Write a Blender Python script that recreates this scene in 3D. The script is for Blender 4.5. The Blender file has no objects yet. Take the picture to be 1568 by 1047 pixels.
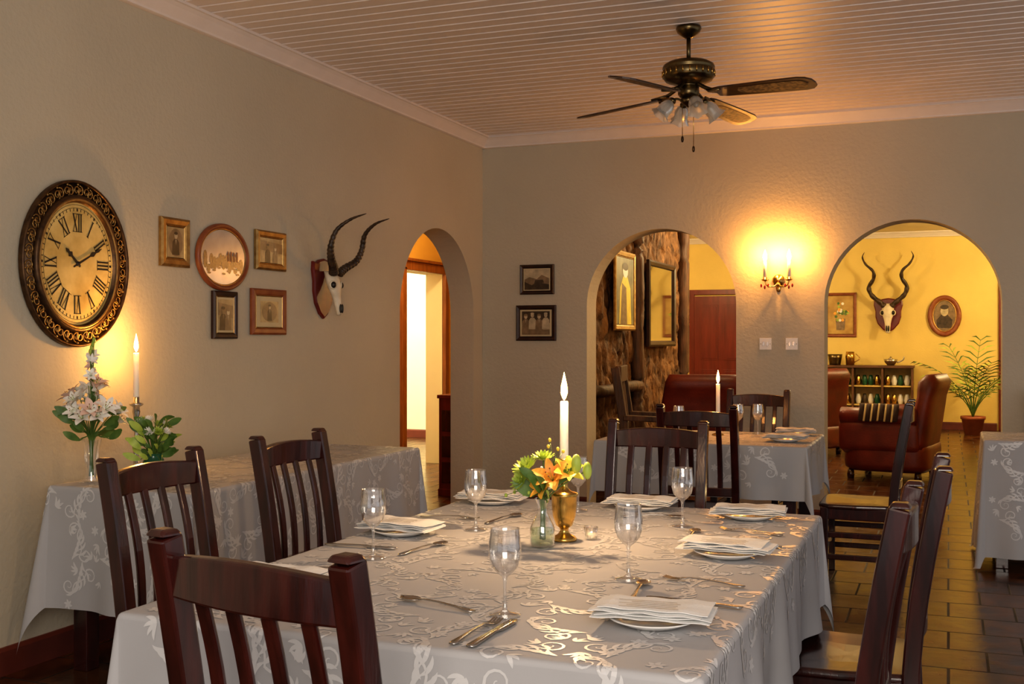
import bpy, bmesh, math, random
from math import sin, cos, pi, radians, hypot, atan2, sqrt
from mathutils import Vector, Matrix, noise

random.seed(7)
scene = bpy.context.scene
COL = scene.collection

# ------------------------------------------------------------------ materials
def _base(name):
    m = bpy.data.materials.new(name); m.use_nodes = True
    nt = m.node_tree; b = nt.nodes["Principled BSDF"]
    return m, nt, b

def pm(name, col, rough=.5, metal=0., var=.15, vs=8., bs=None, bst=.2, stretch=(1,1,1), coat=0., col2=None, sss=0., detail=5., bdist=.01, rot=(0,0,0)):
    m, nt, b = _base(name)
    N = nt.nodes; L = nt.links
    tc = N.new("ShaderNodeTexCoord"); mp = N.new("ShaderNodeMapping")
    mp.inputs["Scale"].default_value = stretch
    mp.inputs["Rotation"].default_value = rot
    L.new(tc.outputs["Object"], mp.inputs["Vector"])
    nz = N.new("ShaderNodeTexNoise"); nz.inputs["Scale"].default_value = vs; nz.inputs["Detail"].default_value = detail
    L.new(mp.outputs[0], nz.inputs["Vector"])
    rp = N.new("ShaderNodeValToRGB")
    if col2 is None:
        a = tuple(max(0, c*(1-var)) for c in col); c2 = tuple(min(1, c*(1+var)) for c in col)
    else:
        a, c2 = col, col2
    rp.color_ramp.elements[0].position = .3; rp.color_ramp.elements[1].position = .7
    rp.color_ramp.elements[0].color = (*a, 1); rp.color_ramp.elements[1].color = (*c2, 1)
    L.new(nz.outputs["Fac"], rp.inputs[0]); L.new(rp.outputs[0], b.inputs["Base Color"])
    b.inputs["Roughness"].default_value = rough; b.inputs["Metallic"].default_value = metal
    b.inputs["Coat Weight"].default_value = coat; b.inputs["Coat Roughness"].default_value = .12
    if sss:
        b.inputs["Subsurface Weight"].default_value = sss; b.inputs["Subsurface Scale"].default_value = .01
    if bs:
        n2 = N.new("ShaderNodeTexNoise"); n2.inputs["Scale"].default_value = bs; n2.inputs["Detail"].default_value = 4
        L.new(mp.outputs[0], n2.inputs["Vector"])
        bp = N.new("ShaderNodeBump"); bp.inputs["Strength"].default_value = bst; bp.inputs["Distance"].default_value = bdist
        L.new(n2.outputs["Fac"], bp.inputs["Height"]); L.new(bp.outputs[0], b.inputs["Normal"])
    return m

def emis(name, col, st):
    m, nt, b = _base(name)
    b.inputs["Base Color"].default_value = (*col, 1)
    b.inputs["Emission Color"].default_value = (*col, 1); b.inputs["Emission Strength"].default_value = st
    return m

def glassy(name, tint=(1,1,1), base=.15, edge=.95, rough=.03):
    m = bpy.data.materials.new(name); m.use_nodes = True
    nt = m.node_tree; N = nt.nodes; L = nt.links; N.clear()
    o = N.new("ShaderNodeOutputMaterial"); tr = N.new("ShaderNodeBsdfTransparent"); gl = N.new("ShaderNodeBsdfGlossy")
    tr.inputs[0].default_value = (*tint, 1); gl.inputs["Roughness"].default_value = rough
    gl.inputs["Color"].default_value = (1,1,1,1)
    lw = N.new("ShaderNodeLayerWeight"); lw.inputs[0].default_value = .35
    mr = N.new("ShaderNodeMapRange"); mr.inputs["To Min"].default_value = base; mr.inputs["To Max"].default_value = edge
    L.new(lw.outputs["Facing"], mr.inputs["Value"])
    mx = N.new("ShaderNodeMixShader"); L.new(mr.outputs[0], mx.inputs[0]); L.new(tr.outputs[0], mx.inputs[1]); L.new(gl.outputs[0], mx.inputs[2])
    L.new(mx.outputs[0], o.inputs[0])
    return m

def tilemat():
    m, nt, b = _base("floor_tiles_mat"); N = nt.nodes; L = nt.links
    tc = N.new("ShaderNodeTexCoord"); mp = N.new("ShaderNodeMapping")
    L.new(tc.outputs["Object"], mp.inputs[0])
    br = N.new("ShaderNodeTexBrick"); br.offset = .5
    br.inputs["Scale"].default_value = 1.0; br.inputs["Brick Width"].default_value = .30; br.inputs["Row Height"].default_value = .30
    br.inputs["Mortar Size"].default_value = .006; br.inputs["Mortar Smooth"].default_value = .3; br.inputs["Bias"].default_value=-.1
    br.inputs["Color1"].default_value = (.105,.042,.016,1); br.inputs["Color2"].default_value = (.052,.019,.008,1); br.inputs["Mortar"].default_value = (.02,.011,.007,1)
    L.new(mp.outputs[0], br.inputs["Vector"])
    nz = N.new("ShaderNodeTexNoise"); nz.inputs["Scale"].default_value = 9; nz.inputs["Detail"].default_value = 7
    L.new(mp.outputs[0], nz.inputs["Vector"])
    rp = N.new("ShaderNodeValToRGB"); rp.color_ramp.elements[0].position=.35; rp.color_ramp.elements[1].position=.65
    rp.color_ramp.elements[0].color = (.5,.45,.38,1); rp.color_ramp.elements[1].color = (1.5,1.4,1.1,1)
    L.new(nz.outputs["Fac"], rp.inputs[0])
    mx = N.new("ShaderNodeMixRGB"); mx.blend_type = 'MULTIPLY'; mx.inputs[0].default_value = 1
    L.new(br.outputs["Color"], mx.inputs[1]); L.new(rp.outputs[0], mx.inputs[2]); L.new(mx.outputs[0], b.inputs["Base Color"])
    mr = N.new("ShaderNodeMapRange"); mr.inputs["To Min"].default_value = .12; mr.inputs["To Max"].default_value = .34
    L.new(nz.outputs["Fac"], mr.inputs["Value"])
    mo = N.new("ShaderNodeMath"); mo.operation='MULTIPLY_ADD'; mo.inputs[1].default_value=.4
    L.new(br.outputs["Fac"], mo.inputs[0]); L.new(mr.outputs[0], mo.inputs[2]); L.new(mo.outputs[0], b.inputs["Roughness"])
    ad = N.new("ShaderNodeMath"); ad.operation = 'MULTIPLY_ADD'; ad.inputs[1].default_value = -1.2
    L.new(br.outputs["Fac"], ad.inputs[0]); 
    ms = N.new("ShaderNodeMath"); ms.operation = 'MULTIPLY'; ms.inputs[1].default_value = .6
    L.new(nz.outputs["Fac"], ms.inputs[0]); L.new(ms.outputs[0], ad.inputs[2])
    bp = N.new("ShaderNodeBump"); bp.inputs["Strength"].default_value = .6; bp.inputs["Distance"].default_value = .008
    L.new(ad.outputs[0], bp.inputs["Height"]); L.new(bp.outputs[0], b.inputs["Normal"])
    return m

M_WALL = pm("plaster_beige", (.535,.495,.40), .85, var=.04, vs=1.5, bs=45, bst=.45, bdist=.006)
M_YEL = pm("plaster_yellow", (.76,.59,.20), .8, var=.06, vs=2, bs=45, bst=.3, bdist=.006)
M_ORANGE = pm("plaster_ochre", (.70,.45,.11), .8, var=.06, vs=2, bs=45, bst=.3, bdist=.006)
M_CREAM = pm("plaster_cream", (.85,.80,.58), .8, var=.04, vs=2)
M_CEIL = pm("ceiling_paint", (.78,.72,.70), .40, var=.04, vs=3)
M_CEIL2 = pm("ceiling_paint_lounge", (.75,.68,.5), .6, var=.04, vs=3)
M_TRIM = pm("cornice_paint", (.76,.71,.69), .5, var=.03)
M_SKIRT = pm("skirting_red_brown", (.13,.03,.02), .4, var=.2)
M_FLOOR = tilemat()
M_WOOD = pm("mahogany_dark", (.016,.0035,.0025), .2, vs=6, stretch=(6,6,.8), col2=(.060,.010,.007), coat=.6, bs=30, bst=.05)
M_WOOD2 = pm("door_wood", (.20,.07,.02), .4, vs=5, stretch=(6,6,.7), col2=(.34,.13,.04))
M_REDDOOR = pm("door_red_wood", (.11,.012,.010), .35, vs=4, stretch=(5,5,.6), col2=(.18,.022,.016))
M_CLOTH = pm("damask_cloth", (.46,.46,.475), .68, var=.03, vs=3, bs=500, bst=.12, bdist=.001)
M_DAMASK = pm("damask_sheen", (.66,.66,.67), .33, var=.03, vs=5)
M_NAPKIN = pm("napkin_linen", (.80,.80,.79), .8, var=.04, vs=20, bs=300, bst=.15)
M_CHINA = pm("china_white", (.82,.81,.79), .12, var=.02)
M_SILVER = pm("cutlery_steel", (.55,.53,.50), .2, metal=1., var=.05)
M_BRASS = pm("brass", (.62,.40,.12), .22, metal=1., var=.15, vs=12)
M_ABRASS = pm("antique_brass", (.16,.12,.06), .3, metal=1., var=.3, vs=15)
M_BRONZE = pm("bronze_dark", (.05,.028,.016), .4, metal=.7, vs=30, col2=(.13,.07,.03))
M_GOLD = pm("gilt", (.50,.33,.12), .38, metal=.8, vs=30, col2=(.30,.17,.06))
M_DIAL = pm("aged_dial", (.44,.30,.08), .6, vs=7, col2=(.80,.64,.27), detail=8)
M_BLACK = pm("black_paint", (.015,.012,.01), .4)
M_WAX = pm("candle_wax", (.88,.84,.74), .5, var=.02, sss=.3)
M_FLAME = emis("flame", (1,.50,.10), 60)
M_BULB = emis("sconce_bulb_glow", (1,.62,.2), 45)
M_GLASS = glassy("clear_glass")
M_FROST = pm("frosted_glass", (.75,.72,.66), .35, var=.05)
M_FROST.node_tree.nodes["Principled BSDF"].inputs["Transmission Weight"].default_value = .6
M_GREENGL = pm("green_glazed", (.02,.10,.05), .15, var=.2)
M_LEAF = pm("leaf_green", (.05,.12,.02), .5, vs=20, col2=(.14,.24,.05))
M_LEAF2 = pm("leaf_yellow_green", (.30,.42,.05), .5, vs=25, col2=(.5,.6,.12))
M_WPET = pm("petal_white", (.90,.88,.82), .55, var=.05, sss=.1)
M_PPET = pm("petal_pink", (.85,.62,.52), .55, var=.1)
M_OPET = pm("petal_orange", (.85,.30,.03), .5, vs=20, col2=(.95,.55,.08))
M_YPET = pm("petal_yellow", (.85,.68,.08), .5, var=.15)
M_BONE = pm("bone", (.62,.55,.42), .6, vs=14, col2=(.82,.76,.62), bs=30, bst=.3)
M_HORN = pm("horn_dark", (.025,.016,.011), .38, vs=20, col2=(.08,.05,.03), bs=40, bst=.4)
M_MIRROR = pm("mirror_silver", (.8,.8,.8), .04, metal=1., var=.02)
M_FRAMED = pm("frame_ebony", (.02,.010,.008), .35, vs=14, col2=(.05,.02,.015))
M_FRAMER = pm("frame_redwood", (.20,.05,.018), .4, vs=14, col2=(.30,.10,.035))
M_PHOTO = pm("old_photo_paper", (.20,.145,.075), .35, vs=14, col2=(.48,.38,.22), detail=6)
M_SEPIA = pm("sepia_mid", (.16,.11,.06), .4, vs=22, col2=(.30,.21,.12))
M_SEPD = pm("sepia_dark", (.03,.02,.012), .4, vs=20, col2=(.09,.06,.035))
M_SEPL = pm("sepia_light", (.50,.42,.28), .4, var=.25, vs=20)
M_MOUNT = pm("picture_mount", (.56,.48,.30), .6, var=.06)
M_BARK = pm("bark_cladding", (.045,.018,.006), .75, vs=5, stretch=(1.8,1.8,.9), col2=(.30,.14,.045), bs=14, bst=1., bdist=.03, detail=9)
M_LOG = pm("log_wood", (.04,.018,.008), .6, vs=8, stretch=(3,3,.5), col2=(.16,.07,.03), bs=20, bst=.6)
M_LEATHER = pm("armchair_red_brown", (.10,.011,.005), .45, vs=5, col2=(.20,.024,.009), bs=60, bst=.15)
M_POT = pm("terracotta_pot", (.30,.09,.04), .6, var=.2)
M_CABYEL = pm("cabinet_wood", (.10,.045,.015), .4, vs=5, col2=(.18,.08,.03))
M_CAB_IN = pm("cabinet_inside", (.70,.52,.18), .6, var=.2)
M_WHITEP = pm("switch_plastic", (.85,.84,.82), .3, var=.02)
M_CANE = pm("cane_weave", (.30,.19,.08), .5, vs=60, col2=(.06,.03,.015), detail=0)
M_BLADE = pm("fan_blade_wood", (.035,.014,.006), .3, vs=10, stretch=(1,6,1), col2=(.08,.035,.015), coat=.3)
M_RED = pm("wine_red_glass", (.35,.01,.01), .1)
M_STR_D = pm("throw_dark", (.035,.012,.008), .85); M_STR_L = pm("throw_cream", (.62,.48,.24), .85)

# ------------------------------------------------------------------ mesh builder
class MB:
    def __init__(s):
        s.v=[]; s.f=[]; s.m=[]; s.s=[]; s.mats=[]
    def mi(s, mat):
        if mat not in s.mats: s.mats.append(mat)
        return s.mats.index(mat)
    def add(s, vs, fs, mat, smooth=False, M=None):
        o=len(s.v); k=s.mi(mat)
        for p in vs:
            p=Vector(p)
            if M is not None: p = M @ p
            s.v.append(p)
        for f in fs:
            s.f.append([i+o for i in f]); s.m.append(k); s.s.append(smooth)
    def box(s, c, sz, mat, M=None, taper=1.0):
        x,y,z=c; a,b,h=sz[0]/2,sz[1]/2,sz[2]/2
        t=taper
        vs=[(x-a,y-b,z-h),(x+a,y-b,z-h),(x+a,y+b,z-h),(x-a,y+b,z-h),(x-a*t,y-b*t,z+h),(x+a*t,y-b*t,z+h),(x+a*t,y+b*t,z+h),(x-a*t,y+b*t,z+h)]
        s.add(vs,[(0,3,2,1),(4,5,6,7),(0,1,5,4),(1,2,6,5),(2,3,7,6),(3,0,4,7)],mat,False,M)
    def loft(s, rings, mat, smooth=True, cap=True, closed=True, M=None):
        n=len(rings[0]); vs=[p for r in rings for p in r]; fs=[]
        for i in range(len(rings)-1):
            for j in range(n if closed else n-1):
                k=(j+1)%n
                fs.append((i*n+j,i*n+k,(i+1)*n+k,(i+1)*n+j))
        if cap and closed:
            fs.append(tuple(range(n-1,-1,-1))); fs.append(tuple((len(rings)-1)*n+j for j in range(n)))
        s.add(vs,fs,mat,smooth,M)
    def lathe(s, prof, mat, c=(0,0,0), n=24, M=None, smooth=True, cap=True):
        rings=[[(c[0]+r*cos(2*pi*j/n), c[1]+r*sin(2*pi*j/n), c[2]+z) for j in range(n)] for r,z in prof]
        s.loft(rings,mat,smooth,cap,True,M)
    def sweep(s, path, prof, mat, up=(0,0,1), smooth=False, M=None):
        P=[Vector(p) for p in path]; n=len(P); rings=[]; U=Vector(up)
        for i in range(n):
            t=(P[min(i+1,n-1)]-P[max(i-1,0)]).normalized()
            side=t.cross(U)
            if side.length<1e-4: side=t.cross(Vector((1,0,0)))
            side.normalize(); w=side.cross(t).normalized()
            rings.append([P[i]+side*a+w*b for a,b in prof(i,i/(n-1))])
        s.loft(rings,mat,smooth,True,True,M)
    def tube(s, path, rad, mat, n=8, up=(0.013,0.021,1), M=None, flat=1.0):
        def pr(i,t):
            r = rad(t) if callable(rad) else (rad[i] if isinstance(rad,(list,tuple)) else rad)
            return [(r*cos(2*pi*j/n), r*flat*sin(2*pi*j/n)) for j in range(n)]
        s.sweep(path,pr,mat,up,True,M)
    def beam(s, path, w, h, mat, up=(0,0,1), M=None):
        def pr(i,t):
            a=(w(t) if callable(w) else w)/2; b=(h(t) if callable(h) else h)/2
            return [(-a,-b),(a,-b),(a,b),(-a,b)]
        s.sweep(path,pr,mat,up,False,M)
    def ell(s, c, r, mat, M=None, nu=12, nv=8):
        rings=[]
        for i in range(nv+1):
            a=-pi/2+pi*i/nv; q=max(cos(a),.01)
            rings.append([(c[0]+r[0]*q*cos(2*pi*j/nu), c[1]+r[1]*q*sin(2*pi*j/nu), c[2]+r[2]*sin(a)) for j in range(nu)])
        s.loft(rings,mat,True,True,True,M)
    def mesh(s, name):
        me=bpy.data.meshes.new(name); me.from_pydata([tuple(v) for v in s.v],[],s.f)
        for mt in s.mats: me.materials.append(mt)
        me.polygons.foreach_set("material_index", s.m); me.polygons.foreach_set("use_smooth", s.s)
        me.update(); return me
    def obj(s, name, loc=(0,0,0), rz=0., bevel=0., seg=2, parent=None, fixn=True):
        me=s.mesh(name)
        if fixn:
            bm=bmesh.new(); bm.from_mesh(me); bmesh.ops.recalc_face_normals(bm, faces=bm.faces[:]); bm.to_mesh(me); bm.free()
        ob=bpy.data.objects.new(name, me); COL.objects.link(ob)
        ob.location=loc; ob.rotation_euler=(0,0,rz)
        if bevel:
            b=ob.modifiers.new("bevel","BEVEL"); b.width=bevel; b.segments=seg; b.limit_method='ANGLE'; b.angle_limit=radians(40)
        if parent: ob.parent=parent
        return ob

def inst(src, name, loc, rz):
    ob=bpy.data.objects.new(name, src.data); COL.objects.link(ob); ob.location=loc; ob.rotation_euler=(0,0,rz)
    for md in src.modifiers:
        b=ob.modifiers.new(md.name, md.type); b.width=md.width; b.segments=md.segments; b.limit_method='ANGLE'; b.angle_limit=md.angle_limit
    return ob

def catmull(P, k=8):
    P=[Vector(p) for p in P]; P=[P[0]*2-P[1]]+P+[P[-1]*2-P[-2]]; out=[]
    for i in range(1,len(P)-2):
        for j in range(k):
            t=j/k; a,b,c,d=P[i-1],P[i],P[i+1],P[i+2]
            out.append(.5*((2*b)+(c-a)*t+(2*a-5*b+4*c-d)*t*t+(3*b-a-3*c+d)*t**3))
    out.append(P[-2]); return out

def light(name, loc, energy, col, size=.03, parent=None, typ='POINT', rot=None, sy=None):
    d=bpy.data.lights.new(name, typ); d.energy=energy; d.color=col
    if typ=='POINT': d.shadow_soft_size=size
    else:
        d.shape='RECTANGLE'; d.size=size; d.size_y=sy or size
    o=bpy.data.objects.new(name,d); COL.objects.link(o); o.location=loc
    if rot: o.rotation_euler=rot
    if parent: o.parent=parent
    return o

# ------------------------------------------------------------------ room shell
H=2.95
def wall(name, axis, p0, p1, a0, a1, ops, matA, matB, matI, H=H):
    mb=MB()
    def P(a,p,z): return (a,p,z) if axis=='x' else (p,a,z)
    def quad(a,b,za,zb,zt=H):
        for p,m in ((p0,matA),(p1,matB)):
            mb.add([P(a,p,za),P(b,p,zb),P(b,p,zt),P(a,p,zt)],[(0,1,2,3)],m)
    cur=a0
    for (c0,c1,top,kind) in sorted(ops):
        quad(cur,c0,0,0)
        if kind=='arch':
            r=(c1-c0)/2; cx=(c0+c1)/2; n=32; sp=top-r
            pts=[(cx-r*cos(pi*i/n), sp+r*sin(pi*i/n)) for i in range(n+1)]
        else: pts=[(c0,top),(c1,top)]
        for i in range(len(pts)-1):
            quad(pts[i][0],pts[i+1][0],pts[i][1],pts[i+1][1])
            mb.add([P(pts[i][0],p0,pts[i][1]),P(pts[i+1][0],p0,pts[i+1][1]),P(pts[i+1][0],p1,pts[i+1][1]),P(pts[i][0],p1,pts[i][1])],[(0,1,2,3)],matI,kind=='arch')
        for c,z in ((c0,pts[0][1]),(c1,pts[-1][1])):
            mb.add([P(c,p0,0),P(c,p1,0),P(c,p1,z),P(c,p0,z)],[(0,1,2,3)],matI)
        cur=c1
    quad(cur,a1,0,0)
    for a in (a0,a1): mb.add([P(a,p0,0),P(a,p1,0),P(a,p1,H),P(a,p0,H)],[(0,1,2,3)],matA)
    mb.add([P(a0,p0,H),P(a1,p0,H),P(a1,p1,H),P(a0,p1,H)],[(0,1,2,3)],matA)
    return mb.obj(name, fixn=False)

XL=-3.49; YB=8.17
wall("wall_left",'y',XL,XL-.2,-2.2,12.8,[(6.73,7.99,2.15,'arch')],M_WALL,M_ORANGE,M_WALL)
wall("wall_back",'x',YB,YB+.24,XL,3.4,[(-2.61,-1.456,2.17,'arch'),(-.827,.34,2.17,'arch')],M_WALL,M_YEL,M_WALL)
wall("wall_hall",'y',-5.06,-5.26,5.0,12.8,[(9.84,10.75,2.03,'door')],M_ORANGE,M_CREAM,M_CREAM)
wall("wall_hall_end",'x',12.8,13.0,-5.26,-3.1,[],M_ORANGE,M_YEL,M_YEL)
wall("wall_hall_start",'x',5.0,4.8,-5.26,-3.69,[],M_ORANGE,M_ORANGE,M_YEL)
wall("wall_study_far",'x',13.5,13.7,-9,-5.26,[],M_CREAM,M_CREAM,M_CREAM)
wall("wall_study_side",'y',-9,-9.2,8,13.7,[],M_CREAM,M_CREAM,M_CREAM)
wall("wall_study_near",'x',8.0,7.8,-9.2,-5.26,[],M_CREAM,M_CREAM,M_CREAM)
wall("wall_lounge_far",'x',17.6,17.8,-5.7,2.2,[],M_YEL,M_YEL,M_YEL)
wall("wall_lounge_right",'y',2.0,2.2,8.41,17.6,[],M_YEL,M_YEL,M_YEL)
wall("wall_lounge_left",'y',-5.5,-5.7,13.0,17.6,[],M_YEL,M_YEL,M_YEL)

def slab(name,x0,x1,y0,y1,z0,z1,mat):
    mb=MB(); mb.box(((x0+x1)/2,(y0+y1)/2,(z0+z1)/2),(x1-x0,y1-y0,z1-z0),mat); return mb.obj(name)
slab("floor",-9.2,3.4,-2.2,17.8,-.12,0,M_FLOOR)
slab("ceiling_lounge",-9.2,3.4,8.41,17.8,H,H+.1,M_CEIL2)
slab("ceiling_hall",-9.2,-3.69,4.8,8.41,H,H+.1,M_CEIL2)
mb=MB(); y=-2.2; prof=[]
pitch=.1037
while y<8.40:
    prof += [(y,H),(y+pitch-.022,H),(y+pitch-.018,H+.008),(y+pitch-.013,H+.008),(y+pitch-.010,H-.003),(y+pitch-.003,H-.003),(y+pitch-.001,H+.006)]
    y+=pitch
n=len(prof); vs=[(XL-.2,a,b) for a,b in prof]+[(3.4,a,b) for a,b in prof]
mb.add(vs,[(i,i+1,n+i+1,n+i) for i in range(n-1)],M_CEIL)
mb.box(((XL-.2+3.4)/2,3.1,H+.06),(3.4-XL+.2,10.6,.06),M_CEIL)
mb.obj("ceiling",fixn=False)

CR=[(0,0),(.0,-.085),(.015,-.085),(.028,-.082),(.03,-.072),(.05,-.05),(.068,-.03),(.085,-.016),(.095,-.014),(.095,0)]
def cornice(name,axis,p,sgn,a0,a1,z=H):
    mb=MB(); rs=[]
    for a in (a0,a1):
        rs.append([((a,p+sgn*u,z+w) if axis=='x' else (p+sgn*u,a,z+w)) for u,w in CR])
    mb.loft(rs,M_TRIM,False); return mb.obj(name)
cornice("trim_1",'y',XL,1,-2.2,YB)
cornice("trim_2",'x',YB,-1,XL,3.4)
cornice("trim_3",'x',17.6,-1,-5.5,2.0)
def skirt(name,axis,p,sgn,a0,a1,h=.11,t=.018):
    mb=MB(); pts=[(0,0),(t,0),(t,h-.015),(t*.5,h),(0,h)]
    mb.loft([[((a,p+sgn*u,w) if axis=='x' else (p+sgn*u,a,w)) for u,w in pts] for a in (a0,a1)],M_SKIRT,False)
    return mb.obj(name)
skirt("baseboard_left",'y',XL,1,-2.2,6.73)
skirt("baseboard_back",'x',YB,-1,-3.46,-2.61)
skirt("baseboard_back_middle",'x',YB,-1,-1.456,-.827)
skirt("baseboard_back_right",'x',YB,-1,.34,3.4)
skirt("baseboard_lounge",'x',17.6,-1,-2.8,.66)
skirt("baseboard_hall",'y',-5.06,1,5.0,9.74)
skirt("baseboard_hall_far",'y',-5.06,1,10.85,12.8)
skirt("baseboard_study",'x',13.5,-1,-9,-5.26)

mb=MB()
for yy in (9.84-.045,10.75+.045): mb.box((-5.045,yy,1.03),(.05,.09,2.06),M_WOOD2)
mb.box((-5.045,10.295,2.075),(.05,1.0,.09),M_WOOD2)
mb.box((-5.03,10.295,2.135),(.08,1.06,.03),M_WOOD2)
mb.obj("door_frame_hall",bevel=.006)
def panel_door(name, w, h, mat, loc, rz):
    mb=MB(); mb.box((w/2,0,h/2),(w,.04,h),mat)
    for x0,x1 in ((.1,w/2-.04),(w/2+.04,w-.1)):
        for z0,z1 in ((.18,.85),(1.0,h-.14)):
            mb.box(((x0+x1)/2,-.022,(z0+z1)/2),(x1-x0,.012,z1-z0),mat); mb.box(((x0+x1)/2,-.03,(z0+z1)/2),(x1-x0-.06,.01,z1-z0-.06),mat)
    mb.tube([(w-.06,-.02,1.02),(w-.06,-.065,1.02),(w-.16,-.07,1.02)],.009,M_BRASS)
    return mb.obj(name,loc,rz,bevel=.004)
panel_door("door_1",.86,2.0,M_WOOD2,(-5.30,9.86,.005),radians(188))
panel_door("door_2",.845,2.02,M_REDDOOR,(-3.7975,17.57,.005),0)
mb=MB()
for xx in (-3.84,-2.91): mb.box((xx,17.575,1.03),(.08,.05,2.06),M_REDDOOR)
mb.box((-3.375,17.575,2.09),(1.01,.05,.08),M_REDDOOR); mb.obj("door_frame_lounge",bevel=.004)
panel_door("door_3",.84,2.05,M_REDDOOR,(.78,17.57,.005),0)
mb=MB()
for xx in (.73,1.67): mb.box((xx,17.575,1.04),(.09,.05,2.08),M_REDDOOR)
mb.box((1.2,17.575,2.12),(1.03,.05,.09),M_REDDOOR); mb.obj("door_frame_lounge_right",bevel=.004)

# ------------------------------------------------------------------ chairs
def chair_mesh():
    mb=MB(); W=.19
    def backy(z):
        if z<.45: return -.185-.03*(1-z/.45)**2
        t=(z-.45)/.55; return -.185-.085*t**1.35
    for sx in (-1,1):
        path=[(sx*W,backy(z),z) for z in (0,.12,.25,.38,.45,.55,.65,.75,.85,.93,.985)]
        mb.beam(path,lambda t:.040,lambda t:.046,M_WOOD,up=(0,1,0))
        mb.box((sx*W,backy(.99),.992),(.046,.046,.012),M_WOOD,taper=.7)
        mb.beam([(sx*.195,.17,0),(sx*.195,.17,.42)],.042,.042,M_WOOD,up=(0,1,0))
        for z in (.15,.27):
            mb.beam([(sx*.193,-.19,z),(sx*.194,.17,z)],.022,.032,M_WOOD)
        mb.beam([(sx*.193,-.19,.385),(sx*.194,.17,.385)],.022,.065,M_WOOD)
    for z,h,th,cr in ((.918,.070,.026,.006),(.545,.045,.022,0)):
        pts=[]; n=12
        for i in range(n+1):
            u=-1+2*i/n; pts.append((u*(W-.015),backy(z)-.022*(1-u*u),z+cr*(1-u*u)))
        mb.beam(pts,th,lambda t:h+(.012*sin(pi*t) if cr else 0),M_WOOD)
    for k in range(4):
        u=-.6+.4*k
        pts=[]
        for i in range(9):
            z=.55+(.9-.55)*i/8; dy=-.022*(1-u*u)+.012*sin(pi*i/8)
            pts.append((u*(W-.005),backy(z)+dy,z))
        mb.beam(pts,.028,.013,M_WOOD,up=(0,1,0))
    mb.beam([(-.19,.17,.385),(.19,.17,.385)],.022,.065,M_WOOD)
    mb.beam([(-.19,-.19,.385),(.19,-.19,.385)],.022,.065,M_WOOD)
    mb.beam([(-.19,.17,.2),(.19,.17,.2)],.022,.035,M_WOOD)
    mb.beam([(-.19,-.195,.2),(.19,-.195,.2)],.022,.035,M_WOOD)
    def outline(z,ins):
        pts=[]
        for i in range(40):
            a=2*pi*i/40; c,s_=cos(a),sin(a); e=.28
            x=abs(c)**e*(1 if c>0 else -1); y_=abs(s_)**e*(1 if s_>0 else -1)
            w=(.222 if y_>0 else .205)-ins; pts.append((x*w,y_*(.205-ins),z))
        return pts
    rings=[outline(.410,.012),outline(.415,0),outline(.430,0),outline(.438,.008),outline(.436,.05),outline(.432,.12),outline(.431,.19)]
    mb.loft(rings,M_WOOD,False)
    return mb
ch=chair_mesh().obj("dining_chair",(-.985,1.745,0),radians(-11.4),bevel=.005)
ch.scale=(1.08,1,1.012)
for loc,a in (((-1.935,2.65),-90),((-1.95,3.40),-90),((-.28,3.30),90),((-.35,2.59),90),((-1.12,4.21),180),((-1.2,5.88),0),((-1.2,7.24),180),((-.46,6.42),90),((.68,7.83),180)):
    inst(ch,"dining_chair",(loc[0],loc[1],0),radians(a+random.uniform(-3,3)))

# ------------------------------------------------------------------ tables with cloth
def stroke(pts,wf):
    n=len(pts); L=[];R=[]
    for i in range(n):
        a=pts[max(i-1,0)]; b=pts[min(i+1,n-1)]
        dx,dy=b[0]-a[0],b[1]-a[1]; l=hypot(dx,dy) or 1; w=wf(i/(n-1))
        L.append((pts[i][0]-dy/l*w,pts[i][1]+dx/l*w)); R.append((pts[i][0]+dy/l*w,pts[i][1]-dx/l*w))
    return L,R
def motif():
    S=[]
    def leaf(x,y,a,l,c,w):
        pts=[]
        for i in range(8):
            t=i/7; ang=a+c*t
            pts.append((x,y)); x+=cos(ang)*l/7; y+=sin(ang)*l/7
        S.append(stroke(pts,lambda t:w*sin(pi*min(1,.08+t*.92))**.8+.0003))
    def spiral(cx,cy,r,a0,turn,w):
        pts=[]
        for i in range(18):
            t=i/17; rr=r*(1-t*.88); a=a0+turn*t; pts.append((cx+rr*cos(a),cy+rr*sin(a)))
        S.append(stroke(pts,lambda t:w*(1-.7*t)))
    spiral(-.055,.012,.030,-pi/2,-2.6*pi,.0034); spiral(.055,-.012,.030,pi/2,-2.6*pi,.0034)
    main=[(-.055+.11*t,(-.02+.04*t)+.012*sin(2*pi*t)) for t in [i/11 for i in range(12)]]
    S.append(stroke(main,lambda t:.0028))
    for k in range(6):
        t=k/5; x=-.045+.09*t; y=-.017+.034*t
        leaf(x,y,1.9-.3*k,.052-.003*abs(k-2.5),-1.3,.0050); leaf(x,y,-1.3-.3*k,.052-.003*abs(k-2.5),-1.3,.0050)
    for a in range(6): leaf(.098,.048,a*1.047,.021,.6,.0048)
    for a in (.6,1.2,1.8,2.4): leaf(-.098,-.04,a+pi,.036,1.0,.0044)
    for a in (.3,1.0,1.7): leaf(-.09,.055,a,.030,-.9,.0042)
    return S
MOT=motif()
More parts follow.
